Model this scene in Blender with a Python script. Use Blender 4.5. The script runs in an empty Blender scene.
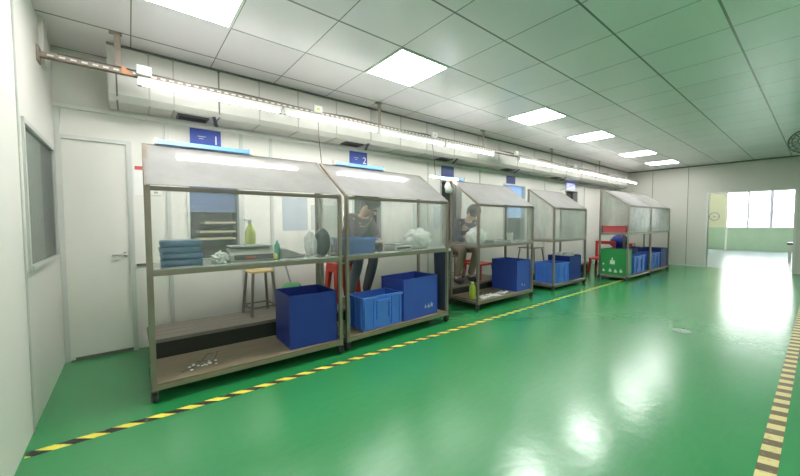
import bpy, bmesh, math, random
from mathutils import Vector, Matrix, noise
PI = math.pi
random.seed(7)
S = bpy.context.scene
COL = S.collection

# ------------------------------------------------------------------ materials
def new_mat(name):
    m = bpy.data.materials.new(name); m.use_nodes = True
    nt = m.node_tree; nt.nodes.clear()
    out = nt.nodes.new('ShaderNodeOutputMaterial')
    return m, nt, out
def N(nt, t, **kw):
    n = nt.nodes.new(t)
    for k, v in kw.items():
        if hasattr(n, k): setattr(n, k, v)
    return n
def setin(n, **kw):
    for k, v in kw.items(): n.inputs[k.replace('_', ' ')].default_value = v
def c4(c): return (c[0], c[1], c[2], 1)

def mat(name, color, rough=.5, metal=0., spec=.5, vary=.06, scale=6., bump=0., emit=None, strength=0., coat=0., rvary=0.):
    """principled surface with a little procedural mottling"""
    m, nt, out = new_mat(name)
    p = N(nt, 'ShaderNodeBsdfPrincipled')
    tc = N(nt, 'ShaderNodeTexCoord'); nz = N(nt, 'ShaderNodeTexNoise')
    setin(nz, Scale=scale, Detail=4.)
    nt.links.new(tc.outputs['Object'], nz.inputs['Vector'])
    mx = N(nt, 'ShaderNodeMix', data_type='RGBA')
    lo = tuple(max(0, x * (1 - vary)) for x in color); hi = tuple(min(1, x * (1 + vary)) for x in color)
    mx.inputs[6].default_value = c4(lo); mx.inputs[7].default_value = c4(hi)
    nt.links.new(nz.outputs['Fac'], mx.inputs[0]); nt.links.new(mx.outputs[2], p.inputs['Base Color'])
    setin(p, Roughness=rough, Metallic=metal)
    p.inputs['Specular IOR Level'].default_value = spec
    p.inputs['Coat Weight'].default_value = coat
    if rvary:
        mr = N(nt, 'ShaderNodeMapRange'); setin(mr, To_Min=max(.02, rough - rvary), To_Max=rough + rvary)
        mr.inputs['From Min'].default_value = .3; mr.inputs['From Max'].default_value = .7
        nt.links.new(nz.outputs['Fac'], mr.inputs['Value']); nt.links.new(mr.outputs[0], p.inputs['Roughness'])
    if bump:
        b = N(nt, 'ShaderNodeBump'); setin(b, Strength=bump, Distance=.01)
        nt.links.new(nz.outputs['Fac'], b.inputs['Height']); nt.links.new(b.outputs[0], p.inputs['Normal'])
    if emit:
        p.inputs['Emission Color'].default_value = c4(emit); p.inputs['Emission Strength'].default_value = strength
    nt.links.new(p.outputs[0], out.inputs[0])
    return m

def film(name, color, lo, hi, scale=3., gloss=.06, rough=.15, stretch=(1, 1, 1), tl=None):
    """clear or milky plastic sheet: part see-through, part diffuse dirt/haze, a little gloss"""
    m, nt, out = new_mat(name)
    tr = N(nt, 'ShaderNodeBsdfTransparent'); tr.inputs[0].default_value = (.97, .98, .97, 1)
    df = N(nt, 'ShaderNodeBsdfDiffuse'); df.inputs[0].default_value = c4(color)
    tn = tl or color; tl = N(nt, 'ShaderNodeBsdfTranslucent'); tl.inputs[0].default_value = c4(tn)
    a = N(nt, 'ShaderNodeMixShader'); a.inputs[0].default_value = .5
    nt.links.new(df.outputs[0], a.inputs[1]); nt.links.new(tl.outputs[0], a.inputs[2])
    tc = N(nt, 'ShaderNodeTexCoord'); mp = N(nt, 'ShaderNodeMapping'); mp.inputs['Scale'].default_value = stretch
    nz = N(nt, 'ShaderNodeTexNoise'); setin(nz, Scale=scale, Detail=6., Roughness=.65)
    nt.links.new(tc.outputs['Object'], mp.inputs[0]); nt.links.new(mp.outputs[0], nz.inputs['Vector'])
    mr = N(nt, 'ShaderNodeMapRange'); setin(mr, To_Min=lo, To_Max=hi)
    mr.inputs['From Min'].default_value = .35; mr.inputs['From Max'].default_value = .7
    nt.links.new(nz.outputs['Fac'], mr.inputs['Value'])
    b = N(nt, 'ShaderNodeMixShader')
    nt.links.new(mr.outputs[0], b.inputs[0]); nt.links.new(tr.outputs[0], b.inputs[1]); nt.links.new(a.outputs[0], b.inputs[2])
    gl = N(nt, 'ShaderNodeBsdfGlossy'); setin(gl, Roughness=rough)
    c = N(nt, 'ShaderNodeMixShader'); c.inputs[0].default_value = gloss
    nt.links.new(b.outputs[0], c.inputs[1]); nt.links.new(gl.outputs[0], c.inputs[2])
    nt.links.new(c.outputs[0], out.inputs[0])
    return m

def emitter(name, color, strength):
    m, nt, out = new_mat(name)
    e = N(nt, 'ShaderNodeEmission'); e.inputs[0].default_value = c4(color); e.inputs[1].default_value = strength
    nt.links.new(e.outputs[0], out.inputs[0])
    return m

def math_node(nt, op, a, b=None, c=None):
    n = N(nt, 'ShaderNodeMath', operation=op)
    for i, v in enumerate((a, b, c)):
        if v is None: continue
        if isinstance(v, (int, float)): n.inputs[i].default_value = v
        else: nt.links.new(v, n.inputs[i])
    return n.outputs[0]

def ceiling_mat():
    m, nt, out = new_mat('ceiling_tiles')
    p = N(nt, 'ShaderNodeBsdfPrincipled')
    tc = N(nt, 'ShaderNodeTexCoord'); sp = N(nt, 'ShaderNodeSeparateXYZ')
    nt.links.new(tc.outputs['Object'], sp.inputs[0])
    u = math_node(nt, 'DIVIDE', math_node(nt, 'SUBTRACT', sp.outputs[0], .0577), .6)
    v = math_node(nt, 'DIVIDE', math_node(nt, 'SUBTRACT', sp.outputs[1], 2.285), .6)
    du = math_node(nt, 'ABSOLUTE', math_node(nt, 'SUBTRACT', u, math_node(nt, 'ROUND', u)))
    dv = math_node(nt, 'ABSOLUTE', math_node(nt, 'SUBTRACT', v, math_node(nt, 'ROUND', v)))
    lu = math_node(nt, 'LESS_THAN', du, .0065)
    lv = math_node(nt, 'LESS_THAN', dv, .013)
    line = math_node(nt, 'MAXIMUM', lu, lv)
    cm = N(nt, 'ShaderNodeCombineXYZ')
    nt.links.new(math_node(nt, 'FLOOR', u), cm.inputs[0]); nt.links.new(math_node(nt, 'FLOOR', v), cm.inputs[1])
    wn = N(nt, 'ShaderNodeTexWhiteNoise'); nt.links.new(cm.outputs[0], wn.inputs['Vector'])
    a = N(nt, 'ShaderNodeMix', data_type='RGBA')
    a.inputs[6].default_value = (.86, .78, .84, 1); a.inputs[7].default_value = (.93, .84, .90, 1)
    nt.links.new(wn.outputs['Value'], a.inputs[0])
    b = N(nt, 'ShaderNodeMix', data_type='RGBA'); b.inputs[7].default_value = (.13, .15, .13, 1)
    nt.links.new(a.outputs[2], b.inputs[6]); nt.links.new(line, b.inputs[0])
    nt.links.new(b.outputs[2], p.inputs['Base Color'])
    setin(p, Roughness=.28, Metallic=0.)
    p.inputs['Specular IOR Level'].default_value = 1.
    nz = N(nt, 'ShaderNodeTexNoise'); setin(nz, Scale=2.2, Detail=2.)
    nt.links.new(tc.outputs['Object'], nz.inputs['Vector'])
    bp = N(nt, 'ShaderNodeBump'); setin(bp, Strength=.25, Distance=.03)
    hh = math_node(nt, 'SUBTRACT', nz.outputs['Fac'], math_node(nt, 'MULTIPLY', line, .15))
    nt.links.new(hh, bp.inputs['Height']); nt.links.new(bp.outputs[0], p.inputs['Normal'])
    nt.links.new(p.outputs[0], out.inputs[0])
    return m

def floor_mat():
    m, nt, out = new_mat('green_epoxy')
    p = N(nt, 'ShaderNodeBsdfPrincipled')
    tc = N(nt, 'ShaderNodeTexCoord')
    big = N(nt, 'ShaderNodeTexNoise'); setin(big, Scale=.5, Detail=1., Roughness=.5)
    nt.links.new(tc.outputs['Object'], big.inputs['Vector'])
    a = N(nt, 'ShaderNodeMix', data_type='RGBA')
    a.inputs[6].default_value = (.018, .23, .066, 1); a.inputs[7].default_value = (.032, .28, .09, 1)
    nt.links.new(big.outputs['Fac'], a.inputs[0])
    # faint worn drifts and thin scratches
    mp = N(nt, 'ShaderNodeMapping'); mp.inputs['Scale'].default_value = (.5, 1.3, 1); mp.inputs['Rotation'].default_value = (0, 0, .5)
    sc = N(nt, 'ShaderNodeTexNoise'); setin(sc, Scale=1.3, Detail=0., Roughness=.5)
    nt.links.new(tc.outputs['Object'], mp.inputs[0]); nt.links.new(mp.outputs[0], sc.inputs['Vector'])
    m2 = N(nt, 'ShaderNodeMapping'); m2.inputs['Scale'].default_value = (.5, 40, 1); m2.inputs['Rotation'].default_value = (0, 0, .9)
    s2 = N(nt, 'ShaderNodeTexNoise'); setin(s2, Scale=2.2, Detail=4., Roughness=.6)
    nt.links.new(tc.outputs['Object'], m2.inputs[0]); nt.links.new(m2.outputs[0], s2.inputs['Vector'])
    r2 = N(nt, 'ShaderNodeMapRange'); setin(r2, To_Min=0., To_Max=.12)
    r2.inputs['From Min'].default_value = .70; r2.inputs['From Max'].default_value = .80
    nt.links.new(s2.outputs['Fac'], r2.inputs['Value'])
    d = N(nt, 'ShaderNodeMix', data_type='RGBA'); d.inputs[7].default_value = (.42, .52, .44, 1)
    nt.links.new(a.outputs[2], d.inputs[6]); nt.links.new(r2.outputs[0], d.inputs[0])
    # pale dusty wear plus a painted wash of hazy light along the aisle lane
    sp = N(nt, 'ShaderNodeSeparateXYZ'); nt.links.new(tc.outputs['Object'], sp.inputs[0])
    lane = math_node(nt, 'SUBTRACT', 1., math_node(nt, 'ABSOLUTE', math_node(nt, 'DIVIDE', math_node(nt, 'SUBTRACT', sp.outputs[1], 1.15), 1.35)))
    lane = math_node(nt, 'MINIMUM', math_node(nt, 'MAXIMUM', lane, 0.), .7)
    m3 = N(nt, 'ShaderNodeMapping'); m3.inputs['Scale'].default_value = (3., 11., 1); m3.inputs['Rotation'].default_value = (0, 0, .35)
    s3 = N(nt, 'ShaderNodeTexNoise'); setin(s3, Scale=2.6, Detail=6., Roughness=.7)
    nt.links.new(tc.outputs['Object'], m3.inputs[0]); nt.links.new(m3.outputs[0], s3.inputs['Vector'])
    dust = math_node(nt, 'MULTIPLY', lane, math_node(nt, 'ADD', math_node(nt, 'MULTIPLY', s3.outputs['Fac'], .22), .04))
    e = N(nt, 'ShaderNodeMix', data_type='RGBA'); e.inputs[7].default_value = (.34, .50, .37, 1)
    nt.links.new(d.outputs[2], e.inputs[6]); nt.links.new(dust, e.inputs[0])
    nt.links.new(e.outputs[2], p.inputs['Base Color'])
    rr = N(nt, 'ShaderNodeMapRange'); setin(rr, To_Min=.185, To_Max=.262)
    rr.inputs['From Min'].default_value = 0.; rr.inputs['From Max'].default_value = 1.
    nt.links.new(sc.outputs['Fac'], rr.inputs['Value']); nt.links.new(rr.outputs[0], p.inputs['Roughness'])
    p.inputs['Specular IOR Level'].default_value = 1.
    wv = N(nt, 'ShaderNodeTexNoise'); setin(wv, Scale=13., Detail=3.)
    nt.links.new(tc.outputs['Object'], wv.inputs['Vector'])
    bp = N(nt, 'ShaderNodeBump'); setin(bp, Strength=.16, Distance=.01)
    nt.links.new(wv.outputs['Fac'], bp.inputs['Height']); nt.links.new(bp.outputs[0], p.inputs['Normal'])
    nt.links.new(p.outputs[0], out.inputs[0])
    return m

def tape_mat(name, dark, light, period, shear):
    m, nt, out = new_mat(name)
    p = N(nt, 'ShaderNodeBsdfPrincipled')
    tc = N(nt, 'ShaderNodeTexCoord'); sp = N(nt, 'ShaderNodeSeparateXYZ')
    nt.links.new(tc.outputs['Object'], sp.inputs[0])
    t = math_node(nt, 'DIVIDE', math_node(nt, 'ADD', sp.outputs[0], math_node(nt, 'MULTIPLY', sp.outputs[1], shear)), period)
    k = math_node(nt, 'LESS_THAN', math_node(nt, 'FRACT', t), .5)
    nz = N(nt, 'ShaderNodeTexNoise'); setin(nz, Scale=30., Detail=5.)
    nt.links.new(tc.outputs['Object'], nz.inputs['Vector'])
    a = N(nt, 'ShaderNodeMix', data_type='RGBA'); a.inputs[6].default_value = c4(light); a.inputs[7].default_value = c4(dark)
    nt.links.new(k, a.inputs[0])
    w = N(nt, 'ShaderNodeMix', data_type='RGBA'); w.inputs[7].default_value = (.28, .27, .17, 1)
    mr = N(nt, 'ShaderNodeMapRange'); setin(mr, To_Min=0., To_Max=.6)
    mr.inputs['From Min'].default_value = .56; mr.inputs['From Max'].default_value = .72
    nt.links.new(nz.outputs['Fac'], mr.inputs['Value'])
    nt.links.new(a.outputs[2], w.inputs[6]); nt.links.new(mr.outputs[0], w.inputs[0])
    nt.links.new(w.outputs[2], p.inputs['Base Color']); setin(p, Roughness=.45)
    nt.links.new(p.outputs[0], out.inputs[0])
    return m

def wood_mat(name, c1, c2):
    m, nt, out = new_mat(name)
    p = N(nt, 'ShaderNodeBsdfPrincipled')
    tc = N(nt, 'ShaderNodeTexCoord'); mp = N(nt, 'ShaderNodeMapping'); mp.inputs['Scale'].default_value = (1.2, 14, 8)
    nz = N(nt, 'ShaderNodeTexNoise'); setin(nz, Scale=3., Detail=6., Roughness=.65)
    nt.links.new(tc.outputs['Object'], mp.inputs[0]); nt.links.new(mp.outputs[0], nz.inputs['Vector'])
    mx = N(nt, 'ShaderNodeMix', data_type='RGBA'); mx.inputs[6].default_value = c4(c1); mx.inputs[7].default_value = c4(c2)
    nt.links.new(nz.outputs['Fac'], mx.inputs[0]); nt.links.new(mx.outputs[2], p.inputs['Base Color'])
    setin(p, Roughness=.6); nt.links.new(p.outputs[0], out.inputs[0])
    return m

M = dict(
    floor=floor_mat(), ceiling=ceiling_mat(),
    wall=mat('wall_panel', (.725, .715, .665), .42, vary=.03, scale=1.5),
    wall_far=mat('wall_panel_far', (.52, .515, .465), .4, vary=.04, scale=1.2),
    cream=mat('cream_wall', (.74, .74, .55), .6), dado=mat('green_dado', (.42, .58, .42), .4),
    white=mat('white_paint', (.80, .81, .77), .4), alum=mat('aluminium', (.58, .60, .57), .35, metal=.35),
    door=mat('door_skin', (.69, .685, .63), .4, vary=.02),
    duct=mat('duct_sheet', (.56, .555, .51), .38, vary=.05, scale=2.),
    ductseam=mat('duct_fold', (.40, .40, .36), .5), seam=mat('duct_seam', (.14, .14, .12), .5), black=mat('black_metal', (.02, .02, .02), .5),
    steel=mat('booth_steel', (.29, .25, .205), .38, metal=.55, vary=.18, scale=9.),
    rail=mat('booth_rail', (.19, .165, .135), .42, metal=.5, vary=.2, scale=9.),
    brushed=mat('steel_top', (.62, .64, .62), .25, metal=.6, vary=.12, scale=5.),
    rust=mat('rusty_strip', (.33, .26, .22), .6, vary=.3, scale=25.), orange=mat('orange_plate', (.65, .28, .14), .6),
    wood=wood_mat('shelf_board', (.12, .09, .055), (.34, .265, .17)), plank=wood_mat('platform_board', (.14, .125, .105), (.31, .285, .24)),
    stoolwood=wood_mat('stool_board', (.62, .45, .17), (.76, .6, .28)),
    frontfilm=film('front_sheet', (.84, .87, .86), .02, .08, 4., .03, .12, (1, 1, .5)),
    midfilm=film('scuffed_front_sheet', (.80, .83, .82), .06, .19, 4., .03, .15, (1, 1, .4)),
    hazefilm=film('hazy_front_sheet', (.80, .83, .82), .14, .32, 3.5, .05, .2, (1, 1, .35)),
    milkfilm=film('milky_front_sheet', (.88, .88, .92), .60, .85, 5., .08, .2),
    rooffilm=film('roof_sheet', (.52, .515, .50), .66, .82, 2.5, .04, .3, tl=(.33, .33, .32)),
    sidefilm=film('side_sheet', (.76, .77, .72), .34, .58, 3., .05, .2, (1, 1, .4)),
    clearside=film('clear_side_sheet', (.76, .77, .74), .08, .26, 4., .05, .2, (1, 1, .4)),
    tube=emitter('tube_glow', (1., .99, .95), 8.5), panel=emitter('panel_glow', (1., .985, .965), 17.),
    boothtube=emitter('booth_tube_glow', (1., .99, .96), 23.),
    bluelamp=mat('blue_lamp_film', (.17, .38, .75), .35), signblue=mat('sign_blue', (.045, .085, .42), .4), signdark=mat('sign_dark_blue', (.03, .06, .22), .4),
    lilac=mat('lilac_sign', (.35, .36, .85), .4, emit=(.4, .4, 1.), strength=.8),
    paper=mat('paper', (.80, .81, .80), .7), red_ink=mat('red_ink', (.55, .10, .07), .6), greyprint=mat('grey_print', (.44, .49, .54), .6), greyprint2=mat('grey_green_print', (.47, .51, .49), .6), blueprint=mat('blue_print', (.42, .54, .62), .6),
    navybin=mat('navy_corrugated_plastic', (.020, .042, .30), .42, vary=.12), bluebin=mat('blue_corrugated_plastic', (.045, .095, .50), .4, vary=.1),
    bluecrate=mat('blue_crate_plastic', (.085, .23, .80), .38, vary=.08), greencrate=mat('green_crate_plastic', (.03, .27, .075), .4, vary=.1), bluebasket=mat('basket_blue', (.07, .17, .50), .45),
    mark=mat('faded_marking', (.42, .5, .66), .7), markw=mat('white_marking', (.6, .72, .6), .7),
    red=mat('red_plastic', (.55, .045, .03), .4), redtray=mat('red_tray_plastic', (.52, .09, .10), .4), green=mat('green_cloth', (.10, .32, .14), .8),
    whitebag=mat('white_bag', (.84, .86, .84), .45, bump=.35, scale=14.), greybag=mat('grey_bag', (.05, .075, .08), .5, bump=.3, scale=12.), clearbag=film('clear_bag', (.9, .92, .92), .45, .75, 9., .06, .2),
    teal=mat('teal_bottle', (.12, .52, .40), .35), yellowgreen=mat('yellow_green_liquid', (.66, .76, .27), .35), yellow=mat('yellow_cap', (.75, .72, .12), .4), limegreen=mat('lime_bottle', (.45, .58, .06), .35),
    scale_case=mat('machine_case', (.60, .60, .56), .4), darkgrey=mat('dark_grey_plastic', (.07, .07, .075), .45), grey=mat('grey_plastic', (.36, .38, .38), .5), bluefold=mat('blue_folded_sheet', (.075, .20, .36), .4, vary=.35, scale=18.),
    skin=mat('skin', (.62, .40, .28), .55), hair=mat('black_hair', (.015, .014, .014), .5), mauve=mat('mauve_cloth', (.13, .10, .115), .85), trouser=mat('grey_trousers', (.17, .185, .20), .85), navy=mat('navy_cloth', (.03, .04, .08), .85), brown=mat('brown_trousers', (.27, .21, .16), .85), sock=mat('shoe', (.05, .05, .05), .6),
    glassdark=film('window_glass', (.30, .34, .32), .25, .35, 1., .10, .05), glassclear=film('clear_glass', (.9, .95, .95), .02, .04, 1., .05, .03),
    niche=mat('dim_room', (.20, .22, .235), .7), nicheblue=mat('dim_blue', (.16, .24, .46), .6), nicheblack=mat('dim_black', (.018, .018, .018), .7), nichelight=mat('backlit_blue_blind', (.33, .52, .85), .6, emit=(.33, .52, .9), strength=.35), carton=mat('carton', (.55, .50, .36), .7),
    blind=mat('blind_slats', (.80, .84, .80), .6), gapshade=mat('platform_gap_shade', (.045, .04, .035), .7), floorpale=mat('pale_floor', (.36, .44, .50), .25, vary=.03, scale=1.), cover=mat('cover_metal', (.22, .32, .24), .4), rubber=mat('rubber', (.03, .03, .03), .6),
    mull=mat('window_mullion', (.62, .62, .74), .4), cord=mat('cord', (.10, .10, .10), .6),
    tape=tape_mat('hazard_tape', (.008, .010, .008), (.86, .80, .10), .158, 1.3), tape2=tape_mat('worn_hazard_tape', (.13, .10, .045), (.66, .58, .26), .15, .35),
)

# ------------------------------------------------------------------ mesh building
class MB:
    def __init__(s): s.bm = bmesh.new()
    def box(s, x0, y0, z0, x1, y1, z1):
        vs = [s.bm.verts.new((x, y, z)) for z in (z0, z1) for y in (y0, y1) for x in (x0, x1)]
        for f in ((0, 2, 3, 1), (4, 5, 7, 6), (0, 1, 5, 4), (2, 6, 7, 3), (0, 4, 6, 2), (1, 3, 7, 5)): s.bm.faces.new([vs[i] for i in f])
        return s
    def prism(s, pts, vec):
        a = [s.bm.verts.new(p) for p in pts]; b = [s.bm.verts.new(Vector(p) + Vector(vec)) for p in pts]
        s.bm.faces.new(a[::-1]); s.bm.faces.new(b)
        for i in range(len(a)):
            j = (i + 1) % len(a); s.bm.faces.new((a[i], a[j], b[j], b[i]))
        return s
    def bar(s, p, q, w, h, up=(0, 0, 1)):
        p, q = Vector(p), Vector(q); d = (q - p).normalized(); u = Vector(up)
        if abs(d.dot(u)) > .99: u = Vector((0, 1, 0))
        r = d.cross(u).normalized(); u = r.cross(d)
        c = [p + r * a * w / 2 + u * b * h / 2 for a, b in ((-1, -1), (1, -1), (1, 1), (-1, 1))]
        return s.prism(c, q - p)
    def tube(s, pts, r, n=8, r1=None):
        pts = [Vector(p) for p in pts]; rings = []
        for i, p in enumerate(pts):
            d = (pts[min(i + 1, len(pts) - 1)] - pts[max(i - 1, 0)]).normalized()
            u = Vector((0, 0, 1)) if abs(d.z) < .95 else Vector((1, 0, 0))
            a = d.cross(u).normalized(); b = d.cross(a)
            rr = r if r1 is None else r + (r1 - r) * i / max(1, len(pts) - 1)
            rings.append([s.bm.verts.new(p + a * rr * math.cos(2 * PI * k / n) + b * rr * math.sin(2 * PI * k / n)) for k in range(n)])
        for A, B in zip(rings, rings[1:]):
            for k in range(n): s.bm.faces.new((A[k], A[(k + 1) % n], B[(k + 1) % n], B[k]))
        s.bm.faces.new(rings[0]); s.bm.faces.new(rings[-1][::-1])
        return s
    def lathe(s, prof, n=20, c=(0, 0, 0), axis='z', sx=1., sy=1., ring=False):
        rings = []
        for r, z in prof:
            ring = []
            for k in range(n):
                a, b = r * math.cos(2 * PI * k / n) * sx, r * math.sin(2 * PI * k / n) * sy
                v = {'z': (a, b, z), 'y': (a, z, b), 'x': (z, a, b)}[axis]
                ring.append(s.bm.verts.new(Vector(c) + Vector(v)))
            rings.append(ring)
        for A, B in zip(rings, rings[1:] + (rings[:1] if ring else [])):
            for k in range(n): s.bm.faces.new((A[k], A[(k + 1) % n], B[(k + 1) % n], B[k]))
        if not ring: s.bm.faces.new(rings[0]); s.bm.faces.new(rings[-1])
        return s
    def blob(s, c, rad, amp=.15, freq=3., sub=3, seed=0, flat=None):
        r = bmesh.ops.create_icosphere(s.bm, subdivisions=sub, radius=1.)
        for v in r['verts']:
            n = v.co.normalized()
            k = 1 + amp * (noise.noise(n * freq + Vector((seed, seed * 2, 0))) + .5 * noise.noise(n * freq * 2.7 + Vector((seed, 0, 5))))
            p = Vector((n.x * rad[0], n.y * rad[1], n.z * rad[2])) * k
            if flat is not None: p.z = max(p.z, flat)
            v.co = Vector(c) + p
        return s
    def build(s, name, m, parent=None, smooth=False, bevel=0., kind=None, loc=None):
        bmesh.ops.recalc_face_normals(s.bm, faces=s.bm.faces)
        me = bpy.data.meshes.new(name); s.bm.to_mesh(me); s.bm.free()
        if smooth:
            for p in me.polygons: p.use_smooth = True
        me.materials.append(m)
        o = bpy.data.objects.new(name, me); COL.objects.link(o)
        if parent: o.parent = parent
        if loc: o.location = loc
        if bevel:
            b = o.modifiers.new('bevel', 'BEVEL'); b.width = bevel; b.segments = 2; b.limit_method = 'ANGLE'
        if kind: o['kind'] = kind
        return o
def struct(name, mb, m, parent=None, **k): return mb.build(name, m, parent, kind='structure', **k)
def tag(o, label, cat, group=None):
    o['label'] = label; o['category'] = cat
    if group: o['group'] = group
    return o
def thing(name, label, cat, loc=(0, 0, 0), rz=0., group=None):
    o = bpy.data.objects.new(name, None); COL.objects.link(o); o.empty_display_size = .1
    o.location = loc; o.rotation_euler = (0, 0, rz)
    return tag(o, label, cat, group)

# ------------------------------------------------------------------ the room
CH = 2.696; XL = -.467; YB = 4.089; XF = 11.86; YR = -3.2
FX = 19.9
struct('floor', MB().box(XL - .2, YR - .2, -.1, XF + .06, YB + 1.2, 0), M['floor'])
struct('floor_beyond', MB().box(XF + .06, YR - .2, -.1, FX + .2, YB + 1.2, 0), M['floorpale'])
struct('ceiling', MB().box(XL - .2, YR - .2, CH, XF + .1, YB + .1, CH + .1), M['ceiling'])
# left wall with a window opening
WL = (2.90, 3.95, .925, 1.825)
w = MB(); t = .1
w.box(XL - t, YR, 0, XL, WL[0], CH).box(XL - t, WL[1], 0, XL, YB + .1, CH).box(XL - t, WL[0], 0, XL, WL[1], WL[2]).box(XL - t, WL[0], WL[3], XL, WL[1], CH)
struct('wall_left', w, M['wall'])
struct('wall_right', MB().box(XL - .1, YR - .1, 0, XF + .1, YR, CH), M['wall'])
# back wall with its windows
WB = [(.47, .99, .80, 1.93), (2.43, 2.93, .80, 1.93), (4.15, 4.70, .80, 1.94), (5.98, 6.78, .80, 2.0), (8.62, 9.30, .80, 2.02), (10.76, 11.5, .80, 2.0)]
w = MB(); x = XL - .1
for a, b, c, d in WB:
    w.box(x, YB, 0, a, YB + .1, CH).box(a, YB, 0, b, YB + .1, c).box(a, YB, d, b, YB + .1, CH); x = b
w.box(x, YB, 0, XF + .1, YB + .1, CH)
struct('wall_back', w, M['wall'])
# far wall with the opening
OY0, OY1, OZ = .405, 1.885, 1.925
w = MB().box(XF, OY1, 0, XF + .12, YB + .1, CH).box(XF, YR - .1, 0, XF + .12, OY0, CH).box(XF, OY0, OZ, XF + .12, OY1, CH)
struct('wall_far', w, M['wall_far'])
w = MB().box(XF - .012, OY1, 0, XF + .13, OY1 + .035, OZ + .03).box(XF - .012, OY0 - .035, 0, XF + .13, OY0, OZ + .03).box(XF - .012, OY0, OZ, XF + .13, OY1, OZ + .03)
struct('trim_1', w, M['alum'])
# room beyond the opening
w = MB().box(FX, -1.5, 0, FX + .12, 4., .95)
struct('wall_beyond_dado', w, M['dado'])
w = MB().box(FX, 2.60, .95, FX + .12, 4., 3.0).box(FX, -1.5, 2.45, FX + .12, 2.60, 3.0).box(FX, -1.5, .95, FX + .12, -.6, 2.45)
struct('wall_beyond', w, M['cream'])
struct('wall_beyond_left', MB().box(XF + .12, 3.6, 0, FX, 3.7, 3.0), M['cream'])
struct('wall_beyond_right', MB().box(XF + .12, -1.6, 0, FX, -1.5, 3.0), M['cream'])
struct('ceiling_beyond', MB().box(XF + .12, -1.6, 3.0, FX + .12, 3.7, 3.1), M['white'])
wf = struct('window_9', MB().box(FX - .03, 2.55, .95, FX + .1, 2.60, 2.45).box(FX - .03, -.6, .93, FX + .1, 2.60, .975).box(FX - .03, -.6, 2.42, FX + .1, 2.60, 2.47), M['white'])
for i, (a, b) in enumerate(((1.885, 1.955), (1.22, 1.325), (.62, .70), (-.02, .06), (-.6, -.55))):
    MB().box(FX - .025, a, .97, FX + .08, b, 2.43).build('mullion', M['mull'], wf)
MB().box(FX + .02, -.6, .97, FX + .026, 2.56, 2.43).build('pane', M['glassclear'], wf)
# trims
w = MB()
for xx in (.30, .985, 1.31, 3.85, 5.2, 7.6, 9.7): w.box(xx, YB - .012, 0, xx + .035, YB, 2.2)
struct('trim_2', w, M['alum'])
struct('trim_3', MB().box(XL, YB - .02, 2.195, XF, YB, 2.225), M['white'])
struct('trim_4', MB().box(.045, YB - .02, .80, .46, YB, .82), M['seam'])
w = MB().box(XL, 2.805, 0, XL + .006, 2.83, CH).box(XL, 1.6, 0, XL + .006, 1.62, CH).box(XL, .4, 0, XL + .006, .42, CH)
struct('trim_5', w, M['alum'])
struct('trim_6', MB().box(XL, YB - .03, 0, XL + .035, YB, 2.2), M['alum'])
struct('trim_7', MB().box(XF - .02, YR, CH - .03, XF, YB, CH), M['seam'])
w = MB()
for yy in (2.3, 3.1, -.2): w.box(XF - .004, yy, 0, XF, yy + .012, CH)
struct('trim_8', w, M['seam'])
struct('wall_pilaster', MB().box(XL, 3.56, 2.36, XL + .028, 3.70, CH), M['wall'])
struct('baseboard_far', MB().box(XF - .012, OY1 + .04, 0, XF, YB, .03), M['alum'])

# windows
def back_window(n, a, b, c, d, back, glass, extra=None):
    f = MB(); y = YB
    f.box(a, y - .015, c, a + .025, y + .1, d).box(b - .025, y - .015, c, b, y + .1, d).box(a + .025, y - .015, c, b - .025, y + .1, c + .025).box(a + .025, y - .015, d - .025, b - .025, y + .1, d)
    r = struct('window_%d' % n, f, M['alum'])
    MB().box(a + .025, y + .03, c + .025, b - .025, y + .036, d - .025).build('pane', glass, r)
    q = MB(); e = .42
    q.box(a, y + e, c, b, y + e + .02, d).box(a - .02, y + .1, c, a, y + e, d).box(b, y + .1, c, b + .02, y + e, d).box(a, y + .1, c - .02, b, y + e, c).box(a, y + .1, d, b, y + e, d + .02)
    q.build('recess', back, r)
    return r
r = back_window(2, *WB[0], M['niche'], M['glassclear'])
MB().box(.48, YB + .2, 1.33, .98, YB + .21, 1.92).build('blind', M['nicheblue'], r)
for z in (1.02, 1.10, 1.20): MB().box(.56 + (z - 1.02) * .5, YB + .14, z, .96, YB + .40, z + .022).build('shelf_board', M['carton'], r)
back_window(3, *WB[1], M['nicheblack'], M['glassclear'])
back_window(4, *WB[2], M['nicheblack'], M['glassclear'])
r = back_window(5, *WB[3], M['niche'], M['glassclear'])
MB().box(5.99, YB + .07, 1.3, 6.77, YB + .08, 1.99).build('blind', M['nichelight'], r)  # blind emits faintly, a painted glow for the light behind this window
back_window(6, *WB[4], M['nicheblack'], M['glassclear'])
back_window(7, *WB[5], M['niche'], M['glassdark'])
f = MB(); a, b, c, d = WL
f.box(XL - .1, a, c, XL + .012, a + .03, d).box(XL - .1, b - .03, c, XL + .012, b, d).box(XL - .1, a + .03, c, XL + .02, b - .03, c + .03).box(XL - .1, a + .03, d - .03, XL + .012, b - .03, d)
wl = struct('window_1', f, M['alum'])
MB().box(XL - .008, a + .03, c + .03, XL - .003, b - .03, d - .03).build('pane', M['glassdark'], wl)
q = MB().box(XL - .45, a, c, XL - .43, b, d).box(XL - .43, a - .02, c, XL - .1, a, d).box(XL - .43, b, c, XL - .1, b + .02, d).box(XL - .43, a, c - .02, XL - .1, b, c).box(XL - .43, a, d, XL - .1, b, d + .02)
q.build('recess', M['nicheblack'], wl)
q = MB()
for k in range(9): q.box(XL - .034, a + .03 + k * .088, c + .03, XL - .026, a + .03 + k * .088 + .08, d - .03) if k < 8 else None
q.build('blind', M['blind'], wl)

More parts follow.
